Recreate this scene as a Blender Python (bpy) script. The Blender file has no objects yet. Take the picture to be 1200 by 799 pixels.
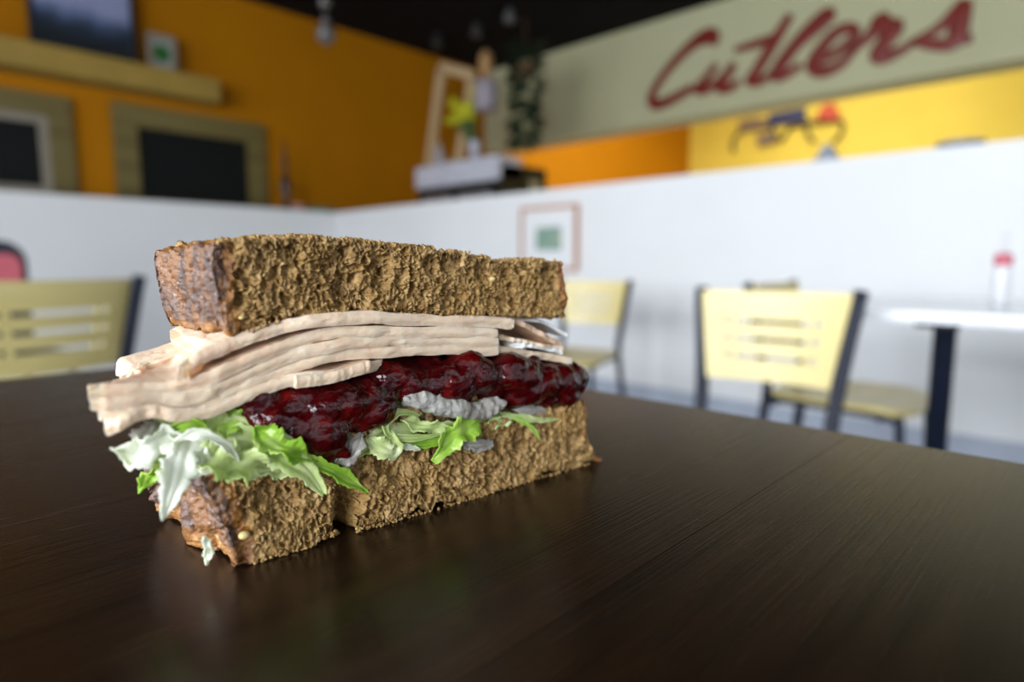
import bpy, bmesh, math, random
import numpy as np
from mathutils import Vector, Matrix
random.seed(7)
S = bpy.context.scene
C = S.collection

# ------------------------------------------------------------------ camera
TT = 0.78                     # table top height
CH = 0.07                     # camera above the table top
CAMZ = TT + CH
FPX = 735.0
PITCH = math.atan(90.5/735)
YAW = math.radians(43.99)     # forward direction, from +X (walls run along X and Y)
cd = bpy.data.cameras.new('camera'); cam = bpy.data.objects.new('camera', cd); C.objects.link(cam)
cd.sensor_width = 36; cd.lens = 36*FPX/1200; cd.clip_start = 0.01; cd.clip_end = 60
cam.location = (0, 0, CAMZ)
cam.rotation_euler = (math.pi/2-PITCH, 0, YAW-math.pi/2)
cd.dof.use_dof = True; cd.dof.focus_distance = 0.165; cd.dof.aperture_fstop = 6.3
S.camera = cam

# ------------------------------------------------------------------ world, lights, exposure
w = bpy.data.worlds.new('world'); S.world = w; w.use_nodes = True
w.node_tree.nodes['Background'].inputs[0].default_value = (0.72, 0.84, 1, 1)
w.node_tree.nodes['Background'].inputs[1].default_value = 1.0
def area(name, loc, direction, sx, sy, power, col):
    l = bpy.data.lights.new(name, 'AREA'); l.shape = 'RECTANGLE'; l.size = sx; l.size_y = sy
    l.energy = power; l.color = col
    o = bpy.data.objects.new(name, l); C.objects.link(o); o.location = loc
    o.rotation_euler = Vector(direction).to_track_quat('-Z', 'Y').to_euler()
    return o
for yy, pw in ((-1.0, 180), (1.3, 162), (3.6, 56)):       # daylight through the three shopfront windows behind the camera
    area('window_daylight', (-2.72, yy, 1.65), (1, 0, -0.08), 1.9, 1.7, pw, (0.895, 0.945, 1))
area('side_fill_light', (1.0, -3.12, 1.6), (0, 1, -0.05), 1.8, 1.5, 6, (0.895, 0.945, 1))  # added fill lamp, brightens the front of the sandwich
area('kitchen_light', (8.2, 2.6, 4.0), (0.25, 0, -1), 2.6, 4.5, 235, (1, 0.96, 0.88))
area('kitchen_light', (6.8, 4.2, 4.0), (0, 0.1, -1), 1.2, 1.6, 80, (1, 0.96, 0.88))
vs = S.view_settings
S.display_settings.display_device = 'sRGB'
vs.view_transform = 'Standard'; vs.look = 'None'; vs.exposure = 0.0; vs.gamma = 1; vs.use_curve_mapping = False

# ------------------------------------------------------------------ helpers
def srgb(r, g, b):
    f = lambda c: (c/255/12.92 if c/255 <= .04045 else ((c/255+.055)/1.055)**2.4)
    return (f(r), f(g), f(b), 1)

class NT:
    """tiny node-graph helper"""
    def __init__(s, name):
        s.m = bpy.data.materials.new(name); s.m.use_nodes = True
        s.t = s.m.node_tree; s.n = s.t.nodes; s.b = s.n['Principled BSDF']
        s.tc = s.n.new('ShaderNodeTexCoord'); s.co = s.tc.outputs['Object']
    def map(s, scale, rot=(0, 0, 0)):
        m = s.n.new('ShaderNodeMapping'); m.inputs['Scale'].default_value = scale
        m.inputs['Rotation'].default_value = rot; s.t.links.new(s.co, m.inputs[0]); return m.outputs[0]
    def noise(s, scale, detail=4, rough=.55, vec=None):
        n = s.n.new('ShaderNodeTexNoise'); n.inputs['Scale'].default_value = scale
        n.inputs['Detail'].default_value = detail; n.inputs['Roughness'].default_value = rough
        s.t.links.new(vec or s.co, n.inputs['Vector']); return n.outputs['Fac']
    def voro(s, scale, vec=None, feature='F1'):
        n = s.n.new('ShaderNodeTexVoronoi'); n.inputs['Scale'].default_value = scale; n.feature = feature
        s.t.links.new(vec or s.co, n.inputs['Vector']); return n.outputs['Distance']
    def ramp(s, fac, stops):
        r = s.n.new('ShaderNodeValToRGB'); e = r.color_ramp.elements
        while len(e) < len(stops): e.new(0.5)
        for k, (p, c) in enumerate(stops):
            e[k].position = p; e[k].color = c if len(c) == 4 else (*c, 1)
        s.t.links.new(fac, r.inputs[0]); return r.outputs[0]
    def mix(s, fac, a, b, mode='MIX'):
        m = s.n.new('ShaderNodeMix'); m.data_type = 'RGBA'; m.blend_type = mode
        for sock, v in ((m.inputs[0], fac), (m.inputs[6], a), (m.inputs[7], b)):
            if hasattr(v, 'is_output'): s.t.links.new(v, sock)
            else: sock.default_value = v
        return m.outputs[2]
    def attr(s, name):
        a = s.n.new('ShaderNodeAttribute'); a.attribute_name = name; return a.outputs['Fac']
    def bump(s, h, strength=.3, dist=.001, prev=None):
        b = s.n.new('ShaderNodeBump'); b.inputs['Strength'].default_value = strength
        b.inputs['Distance'].default_value = dist; s.t.links.new(h, b.inputs['Height'])
        if prev: s.t.links.new(prev, b.inputs['Normal'])
        s.t.links.new(b.outputs[0], s.b.inputs['Normal']); return b.outputs[0]
    def set(s, **k):
        for key, v in k.items():
            sock = s.b.inputs[key.replace('_', ' ')]
            if hasattr(v, 'is_output'): s.t.links.new(v, sock)
            else: sock.default_value = v
        return s.m

def plain(name, col, rough=.5, metal=0.0, var=.08, scale=6, **k):
    """a plain paint / plastic / metal with a little procedural mottling"""
    t = NT(name); n = t.noise(scale, 3)
    lo = tuple(c*(1-var) for c in col[:3])+(1,); hi = tuple(min(1, c*(1+var)) for c in col[:3])+(1,)
    return t.set(Base_Color=t.ramp(n, [(.3, lo), (.7, hi)]), Roughness=rough, Metallic=metal, **k)

def tag(o, label, cat, group=None, kind=None):
    o['label'] = label; o['category'] = cat
    if group: o['group'] = group
    if kind: o['kind'] = kind
    return o
def empty(name, loc=(0, 0, 0), rz=0):
    o = bpy.data.objects.new(name, None); C.objects.link(o); o.location = loc; o.rotation_euler.z = rz
    o.empty_display_size = .05; return o
def link_mesh(name, me, mat, parent=None, smooth=False):
    o = bpy.data.objects.new(name, me); C.objects.link(o)
    if mat: me.materials.append(mat)
    if parent: o.parent = parent
    if smooth: me.shade_smooth()
    return o
def bm_obj(name, bm, mat, parent=None, smooth=False, bevel=0):
    if bevel:
        bmesh.ops.bevel(bm, geom=[e for e in bm.edges if len(e.link_faces) == 2 and e.calc_face_angle(0) > .6], offset=bevel, segments=2, affect='EDGES')
    bmesh.ops.recalc_face_normals(bm, faces=bm.faces)
    me = bpy.data.meshes.new(name); bm.to_mesh(me); bm.free()
    return link_mesh(name, me, mat, parent, smooth)
def box(bm, x0, x1, y0, y1, z0, z1, M=None):
    r = bmesh.ops.create_cube(bm, size=1)
    for v in r['verts']:
        v.co = Vector(((x0+x1)/2+v.co.x*(x1-x0), (y0+y1)/2+v.co.y*(y1-y0), (z0+z1)/2+v.co.z*(z1-z0)))
        if M: v.co = M @ v.co
    return r['verts']
def boxo(name, x0, x1, y0, y1, z0, z1, mat, parent=None, bevel=0):
    bm = bmesh.new(); box(bm, x0, x1, y0, y1, z0, z1); return bm_obj(name, bm, mat, parent, False, bevel)
def lathe(bm, prof, seg=28, c=(0, 0, 0)):
    rings = []
    for r, z in prof:
        rings.append([bm.verts.new((c[0]+r*math.cos(2*math.pi*k/seg), c[1]+r*math.sin(2*math.pi*k/seg), c[2]+z)) for k in range(seg)])
    for a, b in zip(rings, rings[1:]):
        for k in range(seg): bm.faces.new((a[k], a[(k+1) % seg], b[(k+1) % seg], b[k]))
    bm.faces.new(rings[0][::-1]); bm.faces.new(rings[-1])
def lathe_o(name, prof, mat, parent=None, c=(0, 0, 0), seg=28):
    bm = bmesh.new(); lathe(bm, prof, seg, c); return bm_obj(name, bm, mat, parent, True)
def crom(P, n):
    """Catmull-Rom through the control rows of P, n samples"""
    P = np.asarray(P, float); Q = np.vstack([2*P[0]-P[1], P, 2*P[-1]-P[-2]])
    t = np.linspace(0, len(P)-1-1e-9, n); i = t.astype(int); f = (t-i)[:, None]
    a, b, c, d = Q[i], Q[i+1], Q[i+2], Q[i+3]
    return .5*((2*b)+(-a+c)*f+(2*a-5*b+4*c-d)*f**2+(-a+3*b-3*c+d)*f**3)
def tube(bm, pts, rad, seg=8, n=None, flat=1.0, up=Vector((0, 0, 1))):
    """swept elliptical tube through points; rad = number or list"""
    P = crom(pts, n or len(pts)*4) if len(pts) > 2 or n else np.asarray(pts, float)
    R = np.interp(np.linspace(0, 1, len(P)), np.linspace(0, 1, len(rad)), rad) if hasattr(rad, '__len__') else [rad]*len(P)
    rings = []
    for k in range(len(P)):
        t = Vector(P[min(k+1, len(P)-1)]-P[max(k-1, 0)]).normalized()
        s = t.cross(up)
        if s.length < 1e-4: s = t.cross(Vector((1, 0, 0)))
        s.normalize(); q = s.cross(t)
        rings.append([bm.verts.new(Vector(P[k])+float(R[k])*(math.cos(a)*s+flat*math.sin(a)*q)) for a in (2*math.pi*j/seg for j in range(seg))])
    for a, b in zip(rings, rings[1:]):
        for j in range(seg): bm.faces.new((a[j], a[(j+1) % seg], b[(j+1) % seg], b[j]))
    bm.faces.new(rings[0][::-1]); bm.faces.new(rings[-1])

# vectorised noise --------------------------------------------------
def _hash(i, j, k, s):
    h = (i.astype(np.int64)*73856093) ^ (j.astype(np.int64)*19349663) ^ (k.astype(np.int64)*83492791) ^ (s*2654435761)
    h = (h ^ (h >> 13))*1274126177 & 0x7fffffff; h = (h ^ (h >> 15))*668265263 & 0x7fffffff
    return ((h >> 8) & 0xffff)/65535.0
def vnoise(P, s=0):
    I = np.floor(P).astype(np.int64); F = P-I; F = F*F*(3-2*F); r = 0
    for a in (0, 1):
        for b in (0, 1):
            for c in (0, 1):
                wgt = (F[:, 0] if a else 1-F[:, 0])*(F[:, 1] if b else 1-F[:, 1])*(F[:, 2] if c else 1-F[:, 2])
                r = r+wgt*_hash(I[:, 0]+a, I[:, 1]+b, I[:, 2]+c, s)
    return r*2-1
def fbm(P, o=3, s=0):
    r = 0; a = 1; t = 0
    for k in range(o): r = r+a*vnoise(P*2.03**k, s+k); t += a; a *= .5
    return r/t
def pores(P, s, frac):
    """hollow bubbles: 1 in the middle of a bubble, 0 outside; a share 'frac' of the cells holds one"""
    I = np.floor(P).astype(np.int64); best = np.zeros(len(P))
    for a in (-1, 0, 1):
        for b in (-1, 0, 1):
            for c in (-1, 0, 1):
                J = I+np.array([a, b, c])
                j = [J[:, 0], J[:, 1], J[:, 2]]
                Q = J+np.stack([_hash(*j, s+1), _hash(*j, s+2), _hash(*j, s+3)], 1)
                rad = .35+.5*_hash(*j, s+5)
                d = np.linalg.norm(P-Q, axis=1)/rad
                v = np.where(_hash(*j, s+4) < frac, np.clip(1-d*d, 0, 1), 0)
                best = np.maximum(best, v)
    return np.sqrt(best)

def block(na, nb, nc, fn):
    """closed surface lattice of a box; fn maps (a,b,c) in 0..1 to points. returns P, quads, (a,b,c), normals"""
    idx = {}; quads = []
    def grid(u, v, mk):
        U, V = np.meshgrid(np.arange(u+1), np.arange(v+1), indexing='ij'); return mk(U.ravel(), V.ravel()), U.shape
    alls = []; Q = []; base = 0
    z = lambda x, val: np.full_like(x, val)
    specs = [(na, nc, lambda u, v: (u, z(u, 0), v), 0), (na, nc, lambda u, v: (u, z(u, nb), v), 1),
             (na, nb, lambda u, v: (u, v, z(u, 0)), 1), (na, nb, lambda u, v: (u, v, z(u, nc)), 0),
             (nb, nc, lambda u, v: (z(u, 0), u, v), 1), (nb, nc, lambda u, v: (z(u, na), u, v), 0)]
    for nu, nv, mk, flip in specs:
        g, shp = grid(nu, nv, mk); k = g[0].astype(np.int64)*(nb+1)*(nc+1)+g[1]*(nc+1)+g[2]
        alls.append(k); K = k.reshape(shp)
        q = np.stack([K[:-1, :-1], K[1:, :-1], K[1:, 1:], K[:-1, 1:]], -1).reshape(-1, 4)
        Q.append(q[:, ::-1] if flip else q)
    Q = np.vstack(Q); u, inv = np.unique(Q.ravel(), return_inverse=True); Q = inv.reshape(-1, 4)
    a = u//((nb+1)*(nc+1))/na; b = (u//(nc+1)) % (nb+1)/nb; c = u % (nc+1)/nc
    P = fn(a, b, c); N = vnorm(P, Q)
    return P, Q, (a, b, c), N
def vnorm(P, Q):
    n = np.cross(P[Q[:, 2]]-P[Q[:, 0]], P[Q[:, 3]]-P[Q[:, 1]]); N = np.zeros_like(P)
    for k in range(4):
        for ax in range(3): N[:, ax] += np.bincount(Q[:, k], n[:, ax], len(P))
    return N/np.maximum(np.linalg.norm(N, axis=1, keepdims=True), 1e-12)
def np_mesh(name, P, Q, mat, parent, smooth=True, attr=None):
    used, inv = np.unique(Q.ravel(), return_inverse=True); P = P[used]; Q = inv.reshape(Q.shape)
    me = bpy.data.meshes.new(name); me.vertices.add(len(P)); me.vertices.foreach_set('co', P.astype(np.float32).ravel())
    k = Q.shape[1]; me.loops.add(Q.size); me.loops.foreach_set('vertex_index', Q.ravel().astype(np.int32))
    me.polygons.add(len(Q)); me.polygons.foreach_set('loop_start', np.arange(0, Q.size, k, dtype=np.int32))
    me.polygons.foreach_set('loop_total', np.full(len(Q), k, dtype=np.int32)); me.update(calc_edges=True); me.validate()
    if attr is not None:
        at = me.attributes.new('band', 'FLOAT', 'POINT'); at.data.foreach_set('value', attr[used].astype(np.float32))
    return link_mesh(name, me, mat, parent, smooth)

# ------------------------------------------------------------------ materials
M_white = plain('white_wall_paint', (.80, .80, .80, 1), .55, var=.02, scale=2)
M_orange = plain('orange_wall_paint', (.41, .152, .0009, 1), .7, var=.05, scale=1.5, Specular_IOR_Level=.12)
M_yellow = plain('yellow_wall_paint', (.72, .55, .085, 1), .7, var=.05, scale=1.2, Specular_IOR_Level=.2)
M_ceil = plain('black_ceiling_paint', (.008, .0068, .0072, 1), .9, var=.15, scale=3, Specular_IOR_Level=.1)
M_soffit = plain('pale_green_beige_paint', (.56, .55, .335, 1), .6, var=.04, scale=1.5)
M_floor = plain('grey_floor', (.30, .33, .38, 1), .35, var=.12, scale=4)
M_metal = plain('navy_black_metal', (.007, .010, .024, 1), .45, 0, var=.2, scale=20, Specular_IOR_Level=.3)
M_sign = plain('deep_red_sign_paint', (.22, .021, .011, 1), .4, var=.08)
M_cream = plain('tan_painted_shelf', (.32, .205, .036, 1), .6, var=.08, scale=5)

def wood(name, c1, c2, c3, sc, rough, grain_axis=0):
    t = NT(name); s = [1, 1, 1]; s[grain_axis] = .06
    v = t.map(tuple(k*sc for k in s)); n = t.noise(1.0, 6, .6, v); f = t.noise(6.0, 4, .6, v)
    col = t.ramp(n, [(.25, c1), (.5, c2), (.75, c3)])
    t.bump(f, .15, .0006)
    return t.set(Base_Color=col, Roughness=rough)
M_maple = wood('maple_ply', (.58, .46, .16, 1), (.66, .54, .215, 1), (.73, .61, .27, 1), 14, .35)
M_rustic = wood('rustic_olive_wood', (.06, .042, .010, 1), (.135, .10, .025, 1), (.21, .165, .055, 1), 7, .6)

# dark stained table wood
t = NT('dark_stained_table_wood')
v = t.map((9, 150, 150)); v2 = t.map((14, 1200, 400)); v3 = t.map((1.2, 9, 9))
n1 = t.noise(1, 6, .6, v); n2 = t.noise(1, 3, .6, v2); n3 = t.noise(1.5, 3, .5, v3)
col = t.mix(n3, t.ramp(n1, [(.25, (.0042, .0022, .0012, 1)), (.7, (.013, .006, .0026, 1))]), t.ramp(n1, [(.25, (.006, .0032, .0015, 1)), (.7, (.027, .0118, .0050, 1))]))
scr = t.ramp(n2, [(.55, (0, 0, 0, 1)), (.72, (1, 1, 1, 1))])
rr = t.mix(n3, t.ramp(n1, [(0, (.18, .18, .18, 1)), (1, (.28, .28, .28, 1))]), t.ramp(n2, [(.3, (.22, .22, .22, 1)), (.8, (.36, .36, .36, 1))]))
b = t.bump(n2, .30, .00030); b = t.bump(t.noise(7, 2, .5), .25, .0012, b); t.bump(t.noise(900, 2, .5), .10, .0002, b)
M_table = t.set(Base_Color=col, Roughness=rr, Specular_IOR_Level=.5)

# bread crumb, crust
t = NT('brown_bread_crumb')
n = t.noise(420, 5, .65); n2 = t.noise(60, 3); n3 = t.noise(1500, 2)
col = t.ramp(n, [(.30, (.12, .060, .015, 1)), (.48, (.27, .155, .047, 1)), (.66, (.54, .36, .15, 1))])
col = t.mix(t.ramp(n2, [(.35, (0, 0, 0, 1)), (.7, (.6, .6, .6, 1))]), col, (.32, .18, .042, 1))
b = t.bump(t.voro(900, None, 'DISTANCE_TO_EDGE'), .35, -.0006); b = t.bump(n, .7, .0006, b); t.bump(n3, .5, .0003, b)
M_crumb = t.set(Base_Color=col, Roughness=.6, Subsurface_Weight=.10, Subsurface_Radius=(.0010, .0006, .0003), Subsurface_Scale=1.0, Specular_IOR_Level=.5)
t = NT('bread_crust')
n = t.noise(190, 5, .7); n2 = t.noise(1, 5, .7, t.map((110, 110, 38))); n3 = t.noise(800, 4, .75)
col = t.ramp(n, [(.28, (.030, .012, .007, 1)), (.46, (.085, .040, .024, 1)), (.60, (.14, .073, .048, 1)), (.78, (.23, .13, .08, 1))])
col = t.mix(t.ramp(n2, [(.47, (0, 0, 0, 1)), (.56, (.9, .9, .9, 1))]), col, (.23, .092, .020, 1))
col = t.mix(t.attr('band'), col, t.ramp(n, [(.3, (.09, .030, .006, 1)), (.5, (.27, .105, .016, 1)), (.7, (.46, .24, .06, 1))]))
col = t.mix(t.ramp(n3, [(.60, (0, 0, 0, 1)), (.70, (.75, .75, .75, 1))]), col, (.62, .55, .52, 1))
b = t.bump(n3, .8, .0007); t.bump(n, .6, .001, b)
M_crust = t.set(Base_Color=col, Roughness=.38, Specular_IOR_Level=.65)

# turkey
t = NT('sliced_turkey')
n = t.noise(150, 5, .6); n2 = t.noise(35, 3); n3 = t.noise(700, 4, .6)
col = t.ramp(n, [(.3, (.70, .49, .34, 1)), (.55, (.78, .60, .44, 1)), (.8, (.84, .69, .53, 1))])
col = t.mix(t.ramp(n2, [(.6, (0, 0, 0, 1)), (.75, (.5, .5, .5, 1))]), col, (.80, .60, .36, 1))
b = t.bump(n3, .45, .0005); t.bump(n, .4, .0008, b)
M_turkey = t.set(Base_Color=col, Roughness=.40, Subsurface_Weight=.35, Subsurface_Radius=(.004, .0018, .0010), Subsurface_Scale=1.0)
M_rind = plain('turkey_edge', (.66, .46, .32, 1), .5, var=.12, scale=300, Subsurface_Weight=.2, Subsurface_Radius=(.003, .0015, .001))

# cranberry sauce
t = NT('cranberry_sauce')
n = t.noise(170, 4, .6); n3 = t.noise(700, 3, .6); n4 = t.voro(380)
col = t.ramp(n, [(.3, (.014, .0004, .0010, 1)), (.55, (.045, .0010, .0018, 1)), (.8, (.14, .005, .003, 1))])
b = t.bump(t.noise(300, 3, .6), .65, .0010); t.bump(n3, .3, .0005, b)
M_sauce = t.set(Base_Color=col, Roughness=.07, Specular_IOR_Level=.42, Subsurface_Weight=.22, Subsurface_Radius=(.004, .0005, .0004), Subsurface_Scale=1.0, Coat_Weight=.0)

def leaf(name, a, b, c, tr=.35):
    t = NT(name); n = t.noise(110, 4, .6); n2 = t.noise(500, 3, .6)
    col = t.ramp(n, [(.3, a), (.5, b), (.72, c)])
    bb = t.bump(n, .5, .0010); t.bump(n2, .3, .0004, bb)
    m = t.set(Base_Color=col, Roughness=.22)
    tl = t.n.new('ShaderNodeBsdfTranslucent'); t.t.links.new(col, tl.inputs[0])
    mx = t.n.new('ShaderNodeMixShader'); mx.inputs[0].default_value = tr
    out = t.n['Material Output']
    t.t.links.new(t.b.outputs[0], mx.inputs[1]); t.t.links.new(tl.outputs[0], mx.inputs[2]); t.t.links.new(mx.outputs[0], out.inputs[0])
    return m
M_pale = leaf('lettuce_pale', (.50, .66, .20, 1), (.70, .80, .36, 1), (.86, .90, .62, 1), .38)
M_green = leaf('lettuce_green', (.24, .48, .03, 1), (.42, .66, .08, 1), (.70, .82, .30, 1), .35)
M_whiteleaf = leaf('lettuce_white_rib', (.78, .84, .58, 1), (.88, .91, .76, 1), (.92, .94, .86, 1), .3)
M_onion = leaf('onion_flesh', (.30, .25, .24, 1), (.55, .52, .47, 1), (.86, .85, .80, 1), .5)

# ------------------------------------------------------------------ the room
def struct(o): o['kind'] = 'structure'; return o
WX, WY = 3.20, 5.43            # inner faces of the two half walls
HW = CAMZ+.485                 # top of the half walls
OY = 5.73                      # orange wall
CEIL = CAMZ+2.30
SX = 5.49                      # beam over the kitchen opening
KX = 10.5
KC = CAMZ+3.4                 # the kitchen ceiling is higher
struct(boxo('floor', -2.8, 10.8, -3.2, 5.9, -.06, 0, M_floor))
struct(boxo('ceiling', -2.8, SX+.3, -3.2, 5.9, CEIL, CEIL+.08, M_ceil))
struct(boxo('ceiling_kitchen', SX+.3, 10.8, -3.2, 5.9, KC, KC+.08, M_white))
struct(boxo('wall_orange', -2.8, 10.8, OY, OY+.15, 0, KC, M_orange))
struct(boxo('wall_half_left', -2.5, WX, WY, WY+.15, 0, HW, M_white, bevel=.012))
struct(boxo('wall_half_right', WX, WX+.16, -3.05, OY, 0, HW, M_white, bevel=.012))
struct(boxo('wall_kitchen_back', KX, KX+.15, -3.2, OY, 0, KC, M_yellow))
struct(boxo('wall_beam_over_opening', SX, SX+.3, -3.05, OY, CAMZ+1.352, KC, M_soffit))
struct(boxo('baseboard_right', WX-.015, WX, -3.05, WY, 0, .13, plain('grey_baseboard', (.40, .44, .52, 1), .5)))
struct(boxo('wall_side', 3.4, 10.8, -3.2, -3.05, 0, KC, M_yellow))
# wall behind the camera, with the shopfront windows, and the side wall, opened for the added fill light
M_frame = plain('window_frame_dark', (.03, .03, .035, 1), .4)
M_glass = NT('window_glass').set(Base_Color=(1, 1, 1, 1), Roughness=0.0, Transmission_Weight=1.0, IOR=1.02)
bm = bmesh.new()
box(bm, -2.65, -2.5, -3.2, 5.73, 0, .75); box(bm, -2.65, -2.5, -3.2, 5.73, 2.55, CEIL)
for a, b in ((-3.2, -2.0), (0, .3), (2.3, 2.6), (4.6, 5.73)): box(bm, -2.65, -2.5, a, b, .75, 2.55)
struct(bm_obj('wall_back', bm, M_white))
bm = bmesh.new()
box(bm, -2.65, 3.4, -3.2, -3.05, 0, .85); box(bm, -2.65, 3.4, -3.2, -3.05, 2.4, CEIL)
box(bm, -2.65, .05, -3.2, -3.05, .85, 2.4); box(bm, 1.95, 3.4, -3.2, -3.05, .85, 2.4)
struct(bm_obj('wall_near', bm, M_white))
for k, y0 in enumerate((-2.0, .3, 2.6)):
    bm = bmesh.new()
    for a in (y0+.02, y0+.98, y0+1.94): box(bm, -2.6, -2.55, a, a+.04, .75, 2.55)
    box(bm, -2.6, -2.55, y0, y0+2, .75, .80); box(bm, -2.6, -2.55, y0, y0+2, 2.5, 2.55)
    struct(bm_obj('window_%d' % (k+1), bm, M_frame))

# ------------------------------------------------------------------ lettering on the beam
def on_plane_x(u, v, X):
    """the point of the vertical plane x = X seen at a place of the photograph"""
    c, s = math.cos(PITCH), math.sin(PITCH)
    lat, up0 = u-600, 399.5-v
    fwd, up = FPX*c+up0*s, up0*c-FPX*s
    x = lat*math.sin(YAW)+fwd*math.cos(YAW); y = -lat*math.cos(YAW)+fwd*math.sin(YAW)
    return Vector((X, y*X/x, CAMZ+up*X/x))
sign = empty('shop_sign', (SX, 2.0, CAMZ+1.8))
tag(sign, 'dark red handwritten script lettering across the pale green beam', 'sign')
strokes = [
 [([(262,150),(268,126),(240,124),(190,160),(130,222),(80,292),(66,335),(88,350),(135,332),(205,292)], [20,24,20,15,13,13,15,16,14,12])],
 [([(285,215),(245,268),(222,296),(250,300),(300,262),(345,212)], [10,13,15,12,10,10]), ([(345,212),(308,268),(298,294),(330,294),(362,268)], [12,14,15,12,9])],
 [([(532,48),(480,135),(420,235),(398,268),(430,272),(470,245)], [11,16,15,15,12,9]), ([(345,168),(430,142),(505,112)], [8,12,8])],
 [([(470,245),(560,150),(645,72),(662,50),(640,55),(570,125),(500,215),(484,250),(515,250),(570,215)], [9,11,15,15,16,17,18,17,12,9])],
 [([(590,212),(680,178),(748,118),(730,92),(680,112),(622,180),(606,222),(640,240),(700,215),(745,165)], [11,12,12,12,14,16,16,15,12,9])],
 [([(745,165),(800,115),(835,68),(845,95),(885,90),(850,140),(822,182),(845,192),(900,170),(945,140)], [9,13,20,18,18,18,17,15,11,9])],
 [([(945,140),(1030,92),(1112,10),(1098,70),(1088,125),(1060,148),(1000,148),(955,140)], [9,11,12,20,18,15,12,9]), ([(1060,120),(1090,135),(1142,128)], [16,13,9])]]
for ch, sts in zip('cutlers', strokes):
    bm = bmesh.new()
    for pts, rad in sts:
        P = [on_plane_x(740+a*.35, b*.35, SX-.02) for a, b in pts]
        R = [r*.35*abs(p.x)/FPX*1.28 for r, p in zip(rad, P)]
        tube(bm, [tuple(p) for p in P], R, 10, 40, flat=.35, up=Vector((1, 0, 0)).cross(Vector((0, 0, 1))) if False else Vector((1, 0, 0)))
    # flatten against the beam
    for vv in bm.verts: vv.co.x = SX-.002+(vv.co.x-(SX-.02))*.3-.018
    for vv in bm.verts: vv.co -= sign.location
    bm_obj('letter', bm, M_sign, sign, True)

# ------------------------------------------------------------------ chairs
def grid_panel(xs, zs, keep, f, thick, name, mat, parent):
    bm = bmesh.new(); V = {}
    def g(i, j, k):
        if (i, j, k) not in V: V[(i, j, k)] = bm.verts.new(f(xs[i], zs[j], k*thick))
        return V[(i, j, k)]
    cells = {(i, j) for i in range(len(xs)-1) for j in range(len(zs)-1) if keep((xs[i]+xs[i+1])/2, (zs[j]+zs[j+1])/2)}
    for i, j in cells:
        bm.faces.new((g(i, j, 0), g(i+1, j, 0), g(i+1, j+1, 0), g(i, j+1, 0)))
        bm.faces.new((g(i, j, 1), g(i, j+1, 1), g(i+1, j+1, 1), g(i+1, j, 1)))
        for di, dj, a, b in ((0, -1, (0, 0), (1, 0)), (1, 0, (1, 0), (1, 1)), (0, 1, (1, 1), (0, 1)), (-1, 0, (0, 1), (0, 0))):
            if (i+di, j+dj) not in cells:
                A, B = (i+a[0], j+a[1]), (i+b[0], j+b[1])
                bm.faces.new((g(*A, 0), g(*A, 1), g(*B, 1), g(*B, 0)))
    return bm_obj(name, bm, mat, parent)
BH0, BH1 = .575, .785          # backrest
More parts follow.
